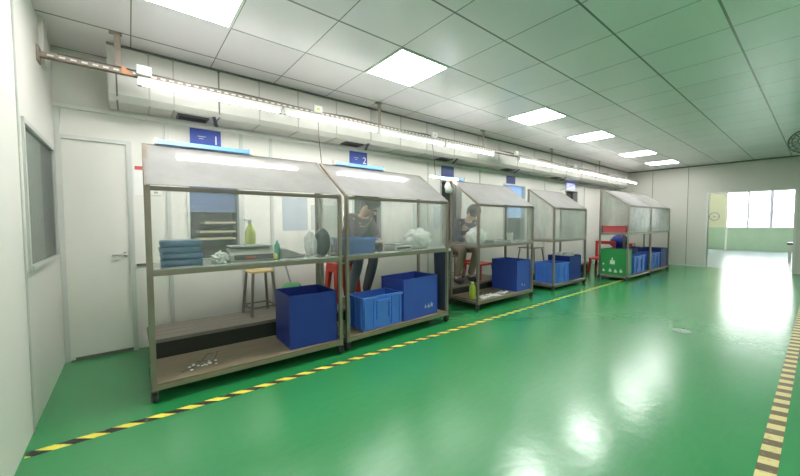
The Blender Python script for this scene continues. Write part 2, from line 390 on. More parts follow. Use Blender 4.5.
# door
dr = struct('door_1', MB().box(-.43, YB - .03, .012, .0, YB - .002, 1.93), M['door'])
f = MB().box(-.465, YB - .045, 0, -.43, YB, 1.965).box(0, YB - .045, 0, .038, YB, 1.965).box(-.43, YB - .045, 1.93, 0, YB, 1.965)
f.build('door_frame', M['alum'], dr)
h = MB().lathe([(.0, 0), (.022, 0), (.022, -.012), (.0, -.012)], 16, (-.03, YB - .03, .92), 'y').tube([(-.03, YB - .035, .92), (-.03, YB - .075, .92), (-.045, YB - .08, .92), (-.13, YB - .08, .918)], .009, 8)
h.build('door_handle', M['brushed'], dr, smooth=True)
MB().box(-.40, YB - .034, .0, -.0, YB - .002, .03).build('door_sweep', M['seam'], dr)

# floor tapes
tag(MB().box(XL + .01, 2.522, 0, 8.2, 2.580, .0015).build('floor_tape', M['tape']), 'bright yellow and black hazard tape along the front of the booths', 'tape', 'hazard tapes on the floor')
tag(MB().box(1., .095, 0, 11.3, .165, .0015).build('floor_tape', M['tape2']), 'worn brownish hazard tape running up the right side of the aisle', 'tape', 'hazard tapes on the floor')
d = thing('floor_socket', 'small round metal floor cover set in the green aisle', 'floor cover', (4.72, .93, 0))
MB().lathe([(0, 0), (.085, 0), (.085, .004), (.06, .006), (0, .006)], 24).build('cover', M['cover'], d)
MB().box(-.03, -.012, .006, .03, .012, .012).build('latch', M['alum'], d)

# ------------------------------------------------------------------ ceiling lights
def ceiling_light(i, j, label):
    x0, y0 = .0577 + i * .6, 2.285 + j * .6
    t = thing('ceiling_light', label, 'ceiling light', (x0 + .3, y0 + .3, CH), 0, 'square light panels in the ceiling')
    MB().box(-.296, -.296, -.008, .296, -.276, 0).box(-.296, .276, -.008, .296, .296, 0).box(-.296, -.276, -.008, -.276, .276, 0).box(.276, -.276, -.008, .296, .276, 0).build('frame', M['white'], t)
    MB().box(-.276, -.276, -.006, .276, .276, -.001).build('diffuser', M['panel'], t)
for i, lb in ((0, 'square light panel cut by the top edge above the first booth'), (3, 'large lit square panel second along the ceiling row'), (7, 'lit square panel third along the ceiling row'),
              (10, 'lit square panel fourth along the row over the aisle'), (14, 'small looking light panel second from the far wall'), (17, 'light panel nearest the far wall')):
    ceiling_light(i, 0, lb)
for i, lb in ((0, 'unseen ceiling panel behind the camera at the left wall'), (4, 'unseen ceiling panel behind the camera, second from left wall'), (9, 'unseen ceiling panel over the right of the hall'), (14, 'unseen ceiling panel at right end of the hall')):
    ceiling_light(i, -6, lb)  # unseen row of panels, added to light the hall

# ------------------------------------------------------------------ duct, rail, tube lights
DY, DZ = 3.73, 2.24
d = thing('air_duct', 'long pale rectangular air duct running under the ceiling above the booths', 'duct', (-.1, DY, DZ))
L = XF + .1 - .01
prof = [(0, .0, .05), (0, .05, .0), (0, YB - DY - .025, 0), (0, YB - DY - .025, CH - DZ - .002), (0, .0, CH - DZ - .002)]
MB().prism(prof, (L, 0, 0)).build('duct_body', M['duct'], d)
k = 0
for xx in (.05, .27, .45, .82, 1.2, 1.62, 2.1, 2.6, 3.1, 3.6, 4.2, 4.8, 5.4, 6.0, 6.6, 7.3, 8.0, 8.8, 9.6, 10.4, 11.2):
    MB().box(xx, -.006, .03, xx + .012, 0, CH - DZ - .002).box(xx, -.006, -.006, xx + .012, .3, 0.0).box(xx - .004, -.012, CH - DZ - .03, xx + .018, 0, CH - DZ - .005).build('seam', M['seam' if k in (0, 3) else 'ductseam'], d); k += 1
MB().box(0, -.02, CH - DZ - .016, L, 0, CH - DZ - .002).build('top_angle', M['seam'], d)
for xx in (.62, 2.42, 4.15, 5.95, 7.9):
    g = MB().box(xx - .13, .09, -.016, xx + .13, .105, 0).box(xx - .13, .24, -.016, xx + .13, .255, 0).box(xx - .13, .105, -.016, xx - .115, .24, 0).box(xx + .115, .105, -.016, xx + .13, .24, 0)
    g = g.build('vent_grille', M['darkgrey'], d)
    q = MB()
    for s_ in range(6): q.bar((xx - .115, .12 + s_ * .022, -.010), (xx + .115, .12 + s_ * .022, -.010), .016, .003, (0, .5, 1))
    q.build('louvre', M['black'], g)
    MB().bar((xx + .16, .02, .0), (xx + .21, .17, -.05), .03, .01).build('damper_lever', M['darkgrey'], d)

RY, RZ = 3.5, 2.395
r = thing('cable_rail', 'rusty slotted steel rail hung from the ceiling along the duct', 'rail', (XL, RY, RZ))
q = MB(); LR = 11.9
q.box(0, -.022, -.012, LR, -.018, .025).box(0, -.022, -.012, LR, .02, -.008)
q.build('rail_strip', M['rust'], r)
q = MB()
for k in range(196): q.box(.05 + k * .06, -.0235, .002, .05 + k * .06 + .034, -.022, .014)
o = q.build('slot', M['white'], r); o['kind'] = 'stuff'
MB().box(0, -.05, -.05, .012, .05, .06).build('end_bracket', M['rust'], r)
for xx in (.44, 2.95, 5.02, 7.25, 9.6):
    MB().box(xx - .02, -.004, -.01, xx + .02, .0, CH - RZ).box(xx - .05, -.02, CH - RZ - .01, xx + .03, .03, CH - RZ).build('hanger', M['rust'], r)
MB().prism([(.46, -.024, -.012), (.54, -.024, -.012), (.46, -.024, .055)], (0, .004, 0)).build('corner_plate', M['orange'], r)
for xx in (.60, 2.10, 3.86, 5.9, 8.2):
    j = MB().box(xx - .05, -.06, .0, xx + .05, -.024, .075).build('junction_box', M['white'], r, bevel=.006)
    MB().lathe([(0, 0), (.015, 0), (.015, .005), (0, .005)], 12, (xx + .0, -.066, .035), 'y').build('cover_screw', M['yellow' if xx > 1 and xx < 3 else 'alum'], j)
MB().tube([(.1 + k * .4, -.01 + .008 * math.sin(k * 1.7), .03 + .008 * math.sin(k * 2.3)) for k in range(29)], .008, 6).build('cable', M['cord'], r)
names = ['first tube light under the rail, nearest the left wall', 'second tube light under the rail, above booth one corner', 'third tube light under the rail, above second booth', 'fourth tube light under the rail, above the hanging rag',
         'tube light under the rail after the gap, above third booth', 'tube light under the rail above the fourth booth', 'tube light under the rail above the lilac sign', 'tube light under the rail, third from the far wall', 'second last tube light before the far wall', 'last tube light against the far wall']
for k, x0 in enumerate((.09, 1.275, 2.45, 3.64, 5.55, 6.74, 7.93, 9.1, 10.2, 10.98)):
    ln = 1.16 if k < 7 else (1.05 if k == 7 else .75)
    t = thing('tube_light', names[k], 'tube light', (x0, RY - .02, RZ - .013), 0, 'tube lights hung under the rail')
    MB().box(0, -.02, -.03, ln, .02, 0).build('mounting_channel', M['white'], t)
    MB().tube([(.03, -.004, -.048), (ln - .03, -.004, -.048)], .016, 12).build('tube', M['tube'], t, smooth=True)
    for xx in (0, ln - .03): MB().box(xx, -.022, -.068, xx + .03, .022, -.03).build('end_cap', M['white'], t)

# ------------------------------------------------------------------ booths
def booth(label, loc, rz, W, D=.52, ztop=1.45, zr=1.81, zt=.90, zs=.13, front='frontfilm', side='sidefilm', left=0., board='wood'):
    t = thing('inspection_booth', label, 'booth', loc, rz, 'wheeled inspection booths in a row')
    P = .03
    for x in (0, W - P):
        MB().box(x, 0, .085, x + P, P, ztop).build('post', M['steel'], t)
        MB().box(x, D - P, .085, x + P, D, zr).build('post', M['steel'], t)
    MB().box(P, 0, ztop - .028, W - P, P, ztop).build('top_rail', M['rail'], t)
    MB().box(P, D - P, zr - .028, W - P, D, zr).build('ridge_rail', M['steel'], t)
    for x in (P / 2, W - P / 2): MB().bar((x, .012, ztop - .006), (x, D - .03, zr - .012), P, .022).build('roof_rail', M['steel'], t)
    f = MB()
    f.box(P, 0, zt - .045, W - P, P, zt - .008).box(P, D - P, zt - .045, W - P, D, zt - .008).box(0, P, zt - .045, P, D - P, zt - .008).box(W - P, P, zt - .045, W, D - P, zt - .008)
    f.build('table_frame', M['steel'], t)
    MB().box(P + .001, P + .001, zt - .008, W - P - .001, D - P - .001, zt).box(P + .001, .004, zt - .0078, W - P - .001, P + .001, zt).build('tabletop', M['brushed'], t)
    f = MB()
    f.box(P, 0, zs - .045, W - P, P, zs - .012).box(P, D - P, zs - .045, W - P, D, zs - .012).box(0, P, zs - .045, P, D - P, zs - .012).box(W - P, P, zs - .045, W, D - P, zs - .012)
    f.build('shelf_frame', M['steel'], t)
    MB().box(P + .001, .002, zs - .012, W - P - .001, D - .002, zs).build('lower_shelf', M[board], t)
    MB().box(P, .010, zt + .002, W - P, .013, ztop - .028).build('front_sheet', M[front], t)
    nrm = Vector((0, -(zr - ztop), D)).normalized() * .004
    a = [(P * .3, .004, ztop + .008), (W - P * .3, .004, ztop + .008), (W - P * .3, D - .012, zr + .002), (P * .3, D - .012, zr + .002)]
    MB().prism(a, nrm).build('roof_sheet', M['rooffilm'], t)
    for x, up in ((.012, left), (W - .015, 0.)):
        MB().prism([(x, P, zt + up), (x, D - P, zt + up), (x, D - P, zr - .04), (x, P, ztop - .012)], (.003, 0, 0)).build('side_sheet', M[side], t)
    for x in (P / 2, W - P / 2):
        for y in (P / 2, D - P / 2):
            c = MB().box(x - .022, y - .022, .078, x + .022, y + .022, .085).box(x - .02, y - .022, .025, x - .015, y + .022, .078).box(x + .015, y - .022, .025, x + .02, y + .022, .078).build('caster', M['darkgrey'], t)
            MB().lathe([(0, -.012), (.032, -.012), (.034, 0), (.032, .012), (0, .012)], 16, (x, y + .01, .034), 'x').build('wheel', M['rubber'], c, smooth=False)
    return t
booth('first and largest booth, nearest the left wall, with a bare wooden lower shelf', (.085, 2.745, 0), math.radians(-1), 1.42, side='clearside')
booth('second booth along, with two blue bins on its lower shelf and a seated person behind', (1.56, 2.74, 0), math.radians(2.5), 1.435, front='midfilm', side='clearside')
booth('third booth, with lime bottle and loose papers on its lower shelf', (3.655, 2.88, 0), 0, 1.39, front='midfilm', side='clearside')
booth('fourth booth, with a bright blue crate before a bin of white scraps', (5.74, 2.89, 0), 0, 1.27, zs=.10, front='hazefilm', board='plank')
booth('fifth booth, with a red tray and a green crate at its left end', (7.82, 2.42, 0), 0, 1.42, ztop=1.53, zr=1.90, zt=.985, zs=.10, front='milkfilm', D=.55, board='plank', left=.145)
booth('last booth in the row, nearest the far wall', (9.25, 2.42, 0), 0, 1.46, ztop=1.53, zr=1.90, zt=.985, zs=.10, front='milkfilm', D=.55, board='plank')

# lamps inside and on the booth ridges
def booth_lamp(label, loc, ln, rz=0):
    t = thing('booth_lamp', label, 'tube light', loc, rz, 'tube lights inside the booths')
    MB().box(0, -.018, 0, ln, .018, .022).build('housing', M['white'], t)
    MB().tube([(.02, 0, -.014), (ln - .02, 0, -.014)], .013, 12).build('tube', M['boothtube'], t, smooth=True)
    for x in (0, ln - .02): MB().box(x, -.018, -.03, x + .02, .018, 0).build('end_cap', M['white'], t)
def blue_batten(label, loc, ln, rz=0, lit=False):
    t = thing('blue_batten', label, 'lamp', loc, rz, 'blue lamp battens on the booth ridges')
    MB().box(0, -.03, 0, ln, .03, .006).prism([(0, -.03, .006), (0, .03, .006), (0, .012, .038), (0, -.012, .038)], (ln, 0, 0)).build('housing', M['bluelamp'], t)
    for x in (-.018, ln): MB().box(x, -.032, 0, x + .018, .032, .045).build('end_cap', M['white'], t)
    if lit: MB().tube([(.0, -.036, .008), (ln * .75, -.036, .008)], .010, 10).build('tube', M['boothtube'], t, smooth=True)
booth_lamp('lit tube light inside the first booth under its ridge', (.29, 3.217, 1.738), 1.02, math.radians(-1))
booth_lamp('lit tube light inside the second booth under its ridge', (1.70, 3.221, 1.738), 1.02, math.radians(2.5))
blue_batten('blue lamp batten lying on the ridge of the first booth', (.19, 3.248, 1.8185), .67, math.radians(-1))
blue_batten('blue lamp batten lying on the ridge of the second booth', (1.72, 3.252, 1.8185), .64, math.radians(2.5))
blue_batten('blue lamp batten with lit edge jutting left of the third booth', (3.27, 3.385, 1.8185), .66, 0, True)

# signs
def text_mesh(txt, size, name, m, parent, loc, rot):
    cu = bpy.data.curves.new(name, 'FONT'); cu.body = txt; cu.size = size; cu.extrude = .001; cu.align_x = 'CENTER'; cu.align_y = 'CENTER'
    o = bpy.data.objects.new(name + '_src', cu); COL.objects.link(o)
    dg = bpy.context.evaluated_depsgraph_get(); dg.update()
    me = bpy.data.meshes.new_from_object(o.evaluated_get(dg)); bpy.data.objects.remove(o)
    me.materials.clear(); me.materials.append(m)
    q = bpy.data.objects.new(name, me); COL.objects.link(q); q.parent = parent; q.location = loc; q.rotation_euler = rot
    return q
def sign(label, x, z0, z1, w, m, digit=None, y=YB):
    t = thing('number_sign', label, 'sign', (x, y - .014, z0), 0, 'blue signs over the booths')
    MB().box(0, 0, 0, w, .012, z1 - z0).build('board', m, t)
    if digit:
        text_mesh(digit, .13, 'digit', M['paper'], t, (w * .83, -.002, (z1 - z0) * .42), (PI / 2, 0, 0))
        for i, (a, b) in enumerate(((.24, .5), (.28, .42))): MB().box(w * a, -.002, (z1 - z0) * (.56 - i * .12), w * b, 0, (z1 - z0) * (.60 - i * .12)).build('small_print', M['greyprint'], t)
sign('blue sign with white number 1 over the first booth', .515, 2.0, 2.185, .285, M['signblue'], '1')
sign('blue sign with white number 2 over the second booth', 2.39, 1.99, 2.19, .28, M['signblue'], '2')
sign('dark blue sign over the third booth lamp', 4.18, 1.97, 2.17, .30, M['signdark'])
sign('dark blue sign above the light blue window blind', 6.08, 2.0, 2.16, .30, M['signdark'])
sign('glowing lilac sign over the fourth booth', 8.70, 2.05, 2.19, .42, M['lilac'])

# papers on the walls
n = thing('wall_notice', 'white notice with a red heading on the wall beside the door', 'notice', (.05, YB - .004, 1.475))
MB().box(0, 0, 0, .075, .004, .285).build('sheet', M['paper'], n); MB().box(.008, -.001, .24, .067, 0, .275).build('heading', M['red_ink'], n)
n = thing('wall_socket', 'small white wall socket left of the first booth window', 'socket', (.17, YB - .012, 1.475))
MB().box(0, 0, 0, .09, .012, .06).build('plate', M['white'], n, bevel=.004); MB().box(.03, -.002, .02, .06, 0, .04).build('outlet', M['grey'], n)
def sheet(label, x0, x1, z0, z1, m):
    n = thing('wall_sheet', label, 'notice', (x0, YB - .004, z0), 0, 'sheets pinned on the back wall')
    MB().box(0, 0, 0, x1 - x0, .004, z1 - z0).build('sheet', m, n)
    MB().box((x1 - x0) / 2 - .012, -.006, z1 - z0 - .02, (x1 - x0) / 2 + .012, 0, z1 - z0 + .004).build('clip', M['alum'], n)
sheet('tall blue-grey sheet on the wall seen through the first booth', 1.455, 1.772, 1.11, 1.52, M['greyprint'])
sheet('wide grey-green sheet on the wall right of the tall sheet', 1.82, 2.235, 1.115, 1.43, M['greyprint2'])
sheet('large grey sheet on the wall seen through the second booth', 3.55, 3.82, 1.05, 1.5, M['greyprint2'])
sheet('pale blue sheet on the wall at right end of second booth', 4.0, 4.13, 1.1, 1.48, M['blueprint'])
sheet('pale blue sheet on the wall seen through the third booth', 6.95, 7.25, 1.15, 1.5, M['blueprint'])

# hanging cords
def cord(label, pts, r=.004):
    tag(MB().tube(pts, r, 6).build('lamp_cord', M['cord']), label, 'cord', 'lamp cords hanging above the booths')
cord('straight cord dropping from the rail to the right end of the first booth', [(1.64, RY - .03, RZ - .01), (1.642, 3.45, 2.1), (1.575, 3.26, 1.815)])
cord('straight cord dropping from the rail beside the dark blue sign', [(3.36, RY - .03, RZ - .01), (3.36, 3.43, 2.1), (3.36, 3.40, 1.86)])
cord('slack cord looping over the fourth booth to the fifth', [(7.0, 3.42, 1.86), (7.6, 3.4, 2.02), (8.3, 3.2, 1.96), (8.9, 3.12, 2.10), (9.4, 3.05, 1.98), (10.1, 2.98, 1.95), (10.66, 2.9, 1.905)])

# rag on the third booth
t = thing('white_rag', 'white crumpled rag tied with orange at the top corner of the third booth', 'rag', (3.575, 3.37, 1.735))
MB().blob((0, 0, -.03), (.045, .035, .075), .5, 3.5, 3, 4).blob((.045, -.01, -.06), (.03, .025, .05), .5, 3.5, 3, 8).build('cloth', M['whitebag'], t, smooth=True)
MB().blob((.01, 0, .055), (.03, .025, .02), .3, 3, 2, 2).build('tie', M['orange'], t, smooth=True)

# ------------------------------------------------------------------ bins and crates
def walls(w, d, h, t, taper=0.):
    q = MB(); o0 = [(-w / 2 + taper, -d / 2 + taper), (w / 2 - taper, -d / 2 + taper), (w / 2 - taper, d / 2 - taper), (-w / 2 + taper, d / 2 - taper)]
    o1 = [(-w / 2, -d / 2), (w / 2, -d / 2), (w / 2, d / 2), (-w / 2, d / 2)]
    i1 = [(-w / 2 + t, -d / 2 + t), (w / 2 - t, -d / 2 + t), (w / 2 - t, d / 2 - t), (-w / 2 + t, d / 2 - t)]
    i0 = [(x * (1 - 2 * taper / w) , y * (1 - 2 * taper / d)) for x, y in i1]
    V = [[q.bm.verts.new((x, y, z)) for x, y in ring] for ring, z in ((o0, 0), (o1, h), (i1, h), (i0, t))]
    for A, B in zip(V, V[1:]):
        for k in range(4): q.bm.faces.new((A[k], A[(k + 1) % 4], B[(k + 1) % 4], B[k]))
    q.bm.faces.new(V[0]); q.bm.faces.new(V[3])
    return q
def plain_bin(label, x, y, z, w, d, h, rz, m='navybin', marks=None, group='corrugated plastic bins on the booth shelves', mm='mark', face='y'):
    t = thing('storage_bin', label, 'bin', (x, y, z), rz, group)
    walls(w, d, h, .006).build('body', M[m], t)
    e = .009
    q = MB().box(-w / 2 - .002, -d / 2 - .003, h - .012, w / 2 + .002, -d / 2, h + .003).box(-w / 2 - .002, d / 2, h - .012, w / 2 + .002, d / 2 + .003, h + .003).box(-w / 2 - .003, -d / 2, h - .012, -w / 2, d / 2, h + .003).box(w / 2, -d / 2, h - .012, w / 2 + .003, d / 2, h + .003)
    q.build('edge_strip', M[m], t)
    q = MB()
    for sx in (-1, 1): q.box(sx * w / 2 - .004, -d / 2 - .004, 0, sx * w / 2 + .004, -d / 2 + .003, h - .012)
    q.build('corner_strip', M[m], t)
    if marks:
        rnd = random.Random(3)
        for a, b, c in marks:
            q = MB()
            if face == 'y': q.box(a, -d / 2 - .001, b, a + c, -d / 2, b + c * .9).box(a + c * .3, -d / 2 - .001, b + c * .9, a + c * .55, -d / 2, b + c * 1.4)
            else: q.box(-w / 2 - .001, -a - c, b, -w / 2, -a, b + c * .9).box(-w / 2 - .001, -a - c * .6, b + c * .9, -w / 2, -a - c * .3, b + c * 1.5)
            q.build('marking', M[mm], t)
    return t
def crate(label, x, y, z, w, d, h, rz, m='bluecrate'):
    t = thing('plastic_crate', label, 'crate', (x, y, z), rz, 'bright blue crates on the booth shelves')
    walls(w - .02, d - .02, h, .008, .012).build('body', M[m], t)
    q = MB().box(-w / 2, -d / 2, h - .025, w / 2, -d / 2 + .012, h).box(-w / 2, d / 2 - .012, h - .025, w / 2, d / 2, h).box(-w / 2, -d / 2 + .012, h - .025, -w / 2 + .012, d / 2 - .012, h).box(w / 2 - .012, -d / 2 + .012, h - .025, w / 2, d / 2 - .012, h)
    q.build('rim', M[m], t, bevel=.004)
    n = 5
    for k in range(n):
        xx = -w / 2 + .03 + k * (w - .06) / (n - 1)
        if k != 2: MB().box(xx - .008, -d / 2 + .0, .02, xx + .008, -d / 2 + .02, h - .025).build('rib', M[m], t)
    for k in range(3):
        yy = -d / 2 + .05 + k * (d - .10) / 2
        MB().box(-w / 2 + .001, yy - .008, .02, -w / 2 + .02, yy + .008, h - .025).build('rib', M[m], t); MB().box(w / 2 - .02, yy - .008, .02, w / 2 - .001, yy + .008, h - .025).build('rib', M[m], t)
    q = MB().box(-w * .17, -d / 2 - .002, h - .075, w * .17, -d / 2 + .02, h - .045).box(-w * .17, -d / 2 - .002, h * .28, -w * .14, -d / 2 + .02, h - .075).box(w * .14, -d / 2 - .002, h * .28, w * .17, -d / 2 + .02, h - .075)
    q.build('handle', M[m], t, bevel=.003)
    return t
R5 = math.radians(5)
plain_bin('large navy bin at the right end of the first booth shelf', 1.252, 2.965, .1315, .425, .40, .455, math.radians(-2))
crate('bright blue crate with pale rim in front of the second booth shelf', 2.005, 2.93, .1315, .525, .30, .335, math.radians(3))
plain_bin('tall blue bin with faded white marks right of the bright crate', 2.548, 3.005, .1315, .55, .37, .455, R5, 'bluebin', [(.06, .09, .03), (.11, .085, .035), (.16, .09, .04)])
plain_bin('big navy bin at the right end of the third booth shelf', 4.825, 3.145, .1315, .37, .46, .475, 0, 'bluebin', [(-.05, .08, .03), (.02, .07, .02)])
crate('bright blue crate on the fourth booth shelf', 6.12, 3.13, .1015, .50, .42, .365, math.radians(-4))
plain_bin('navy bin filled with white scraps on the fourth booth shelf', 6.66, 3.15, .1015, .47, .42, .46, 0)
plain_bin('green box with white marks on the left end of the fifth booth', 7.99, 2.70, .1015, .27, .50, .53, 0, 'greencrate', [(-.2, .06, .04), (-.08, .06, .05), (.02, .05, .05), (.12, .06, .05), (-.2, .2, .03), (-.06, .22, .09)], None, 'markw', 'x')
crate('bright blue crate beside the green box in the fifth booth', 8.62, 2.62, .1015, .78, .36, .37, 0)
crate('bright blue crate at the left end of the last booth', 9.72, 2.60, .1015, .70, .33, .37, 0)
plain_bin('dark navy bin at the right end of the last booth', 10.40, 2.69, .1015, .52, .48, .44, 0)
plain_bin('navy bin on the floor behind the fifth booth', 10.15, 3.30, 0, 1.5, .42, .52, 0, group=None)
t = thing('white_scraps', 'heap of white scraps filling the navy bin in the fourth booth', 'scraps', (6.66, 3.15, .555))
o = MB()
for k in range(14): o.blob((random.uniform(-.17, .17), random.uniform(-.15, .15), random.uniform(-.01, .04)), (.06, .05, .035), .4, 3, 2, k)
o = o.build('scrap_pile', M['whitebag'], t, smooth=True)

# ------------------------------------------------------------------ things on the tables
ZT = .9015
t = thing('folded_sheets', 'stack of folded shiny blue sheets at the left of the first table', 'folded sheets', (.30, 2.98, ZT), math.radians(-2))
for k in range(4): e = random.uniform(-.006, .006); MB().box(-.135 + e, -.11 + e, .0005 + k * .046, .125 + e, .11 + e, .042 + k * .046).build('sheet', M['bluefold'], t, bevel=.014)
t = thing('bench_scale', 'white bench scale with dark slot on the first table', 'scale', (.775, 2.95, ZT), math.radians(-4))
t.scale = (1.08, 1.0, 1.3)
MB().box(-.155, -.10, .0, .155, .10, .045).prism([(-.155, -.10, .045), (-.155, .10, .045), (-.155, .10, .075), (-.155, -.02, .075)], (.31, 0, 0)).build('case', M['scale_case'], t, bevel=.008)
MB().box(-.125, -.106, .010, .145, -.10, .040).build('front_slot', M['darkgrey'], t)
MB().box(-.05, -.1085, .018, .02, -.106, .030).build('display', M['red_ink'], t)
MB().box(-.15, -.07, .082, .15, .10, .094).box(-.1, .0, .075, .1, .06, .082).build('pan', M['grey'], t, bevel=.004)
t = thing('crumpled_wrap', 'small crumpled white plastic wrap left of the scale', 'wrap', (.535, 2.86, ZT))
MB().blob((0, 0, .035), (.05, .045, .045), .8, 3.5, 4, 1, -.034).build('wrap', M['whitebag'], t, smooth=True)
def bottle(label, loc, r, h, body, cap, cat='bottle', spray=False, level=None):
    t = thing('bottle', label, cat, loc, 0, None)
    MB().lathe([(0, 0), (r * .95, 0), (r, .01), (r, h * .62), (r * .75, h * .75), (r * .35, h * .82), (r * .35, h * .86), (0, h * .86)], 18).build('body', body, t, smooth=True)
    MB().lathe([(0, h * .86), (r * .42, h * .86), (r * .42, h * .94), (0, h * .94)], 14).build('cap', cap, t)
    if level: MB().lathe([(0, 0.001), (r * 1.01, .001), (r * 1.01, h * level), (0, h * level)], 18).build('label_band', M['grey'], t)
    if spray: MB().box(-.045, -.012, h * .94, .02, .012, h).box(-.045, -.006, h * .85, -.035, .006, h * .94).build('spray_head', cap, t, bevel=.003)
    return t
bottle('yellow-green spray bottle at the back of the first table', (.84, 3.18, ZT), .045, .345, M['yellowgreen'], M['white'], spray=True, level=.32)
bottle('slim teal bottle right of the scale', (1.01, 2.99, ZT), .024, .16, M['teal'], M['teal'])
bottle('small yellow-capped pot beside the teal bottle', (.955, 2.885, ZT), .022, .055, M['yellow'], M['yellow'])
t = thing('foam_wedge', 'grey folded wedge on the right of the first table', 'wedge', (1.125, 2.99, ZT), math.radians(-2))
MB().prism([(-.09, -.06, 0), (.11, -.06, 0), (.11, -.06, .012), (-.05, -.06, .075), (-.09, -.06, .075)], (0, .12, 0)).build('wedge', M['grey'], t, bevel=.004)
t = thing('plastic_bag', 'clear bag wrapped round a dark grey roll at right end of the first table', 'bag', (1.355, 2.87, ZT), math.radians(-2))
MB().blob((.025, 0, .125), (.070, .095, .125), .06, 2.5, 4, 3, -.122).build('dark_roll', M['greybag'], t, smooth=True)
MB().blob((-.085, .0, .105), (.045, .085, .11), .3, 3, 4, 5, -.10).blob((.082, 0, .11), (.014, .07, .10), .2, 3, 3, 6, -.105).build('bag_film', M['clearbag'], t, smooth=True)
# second table
t = thing('plastic_basket', 'blue mesh basket on the second table in front of the person', 'basket', (1.785, 2.97, ZT), R5)
walls(.36, .26, .15, .006, .02).build('body', M['bluebasket'], t)
MB().box(-.19, -.14, .138, .19, -.128, .155).box(-.19, .128, .138, .19, .14, .155).box(-.19, -.128, .138, -.178, .128, .155).box(.178, -.128, .138, .19, .128, .155).build('rim', M['bluecrate'], t)
q = MB()
for k in range(12): q.bar((-.15 + k * .027, -.128 + .016, .015), (-.165 + k * .03, -.131, .13), .006, .006)
q.build('slat', M['bluecrate'], t)
t = thing('small_jar', 'small brownish jar beside the blue basket', 'jar', (2.085, 2.97, ZT))
MB().lathe([(0, 0), (.04, 0), (.045, .02), (.045, .07), (.035, .09), (0, .09)], 16).build('body', M['mauve'], t, smooth=True)
MB().lathe([(0, .09), (.038, .09), (.038, .11), (0, .11)], 16).build('lid', M['white'], t)
t = thing('bench_scale', 'small grey bench scale in the middle of the second table', 'scale', (2.345, 2.97, ZT), R5)
MB().box(-.13, -.10, 0, .13, .10, .05).build('case', M['scale_case'], t, bevel=.008); MB().box(-.10, -.104, .014, .10, -.10, .034).build('display', M['darkgrey'], t); MB().box(-.12, -.08, .055, .12, .10, .066).box(-.06, -.03, .05, .06, .05, .055).build('pan', M['grey'], t)
def bag(label, loc, rad, seed):
    t = thing('white_bag', label, 'bag', loc, 0, 'full white bags on the tables')
    MB().blob((0, 0, rad[2] * .8), rad, .22, 2.6, 4, seed, -rad[2] * .79).build('body', M['whitebag'], t, smooth=True)
    MB().blob((rad[0] * .2, 0, rad[2] * 1.72), (rad[0] * .3, rad[1] * .3, rad[2] * .28), .5, 4, 3, seed + 3).build('knot', M['whitebag'], t, smooth=True)
bag('full white plastic bag on the right of the second table', (2.69, 3.03, ZT), (.195, .15, .12), 3)
bag('full white plastic bag on the left of the third table', (3.86, 3.09, ZT), (.145, .14, .125), 9)
t = thing('flat_tray', 'flat grey tray on the third table', 'tray', (4.30, 3.06, ZT)); walls(.42, .24, .035, .006, .01).build('body', M['grey'], t); MB().box(-.12, -.08, .012, .1, .08, .03).build('contents', M['scale_case'], t)
t = thing('paper_cup', 'white cup standing on the third table', 'cup', (4.72, 3.10, ZT)); MB().lathe([(0, 0), (.038, 0), (.052, .13), (.048, .13), (.036, .008), (0, .008)], 18).build('cup', M['paper'], t, smooth=False); MB().lathe([(.046, .13), (.055, .13), (.055, .137), (.046, .137)], 18, ring=True).build('rim', M['paper'], t)
t = thing('paper_stack', 'small stack of white paper on the fourth table', 'papers', (6.06, 3.14, ZT)); MB().box(-.14, -.09, 0, .14, .09, .025).build('stack', M['paper'], t); MB().box(-.12, -.07, .025, .16, .1, .029).build('top_sheet', M['paper'], t)
t = thing('red_tray', 'red plastic tray standing on the left end of the fifth table', 'tray', (8.0, 2.69, .9865)); walls(.33, .44, .13, .008, .015).build('body', M['redtray'], t)
MB().box(-.175, -.23, .118, .175, -.215, .137).box(-.175, .215, .118, .175, .23, .137).box(-.175, -.215, .118, -.16, .215, .137).box(.16, -.215, .118, .175, .215, .137).build('rim', M['redtray'], t)

# ------------------------------------------------------------------ things on the lower shelves and behind
t = thing('wire_scrap', 'thin tangled wire with white dust on the bare wooden shelf', 'wire', (.42, 2.93, .1325))
MB().tube([(-.16, -.09, .005), (-.08, -.05, .006), (-.02, .0, .02), (.03, .05, .05), (.07, .09, .03)], .003, 6).tube([(-.05, .05, .006), (-.01, .0, .02), (.06, -.03, .008), (.1, .06, .05)], .003, 6).build('wire', M['cord'], t)
q = MB()
for k in range(14): q.blob((random.gauss(0, .05), random.gauss(-.02, .03), .006), (.012, .01, .006), .5, 3, 1, k)
o = q.build('dust', M['paper'], t); o['kind'] = 'stuff'
bottle('lime green bottle with white cap standing on the third booth shelf', (3.76, 3.06, .131), .045, .25, M['limegreen'], M['white'])
for k, (x, y, r, lb) in enumerate(((3.92, 3.0, .2, 'white paper sheet nearest the lime bottle'), (4.15, 2.985, -.2, 'crumpled white paper in the middle of the third booth shelf'), (4.39, 3.01, .2, 'white paper sheet beside the big navy bin'), (4.05, 3.22, .3, 'dark edged paper behind the others on the third shelf'))):
    t = thing('loose_paper', lb, 'paper', (x, y, .131 + k * .001), r, 'loose papers on the third booth shelf')
    q = MB(); n = 6; V = [[q.bm.verts.new((-.1 + .2 * i / n, -.07 + .14 * j / n, .006 + .03 * abs(noise.noise(Vector((i * .5, j * .5, k * 3)))))) for j in range(n + 1)] for i in range(n + 1)]
    for i in range(n):
        for j in range(n): q.bm.faces.new((V[i][j], V[i + 1][j], V[i + 1][j + 1], V[i][j + 1]))
    o = q.build('paper', M['paper' if k < 3 else 'darkgrey'], t, smooth=True); sm = o.modifiers.new('th', 'SOLIDIFY'); sm.thickness = .003
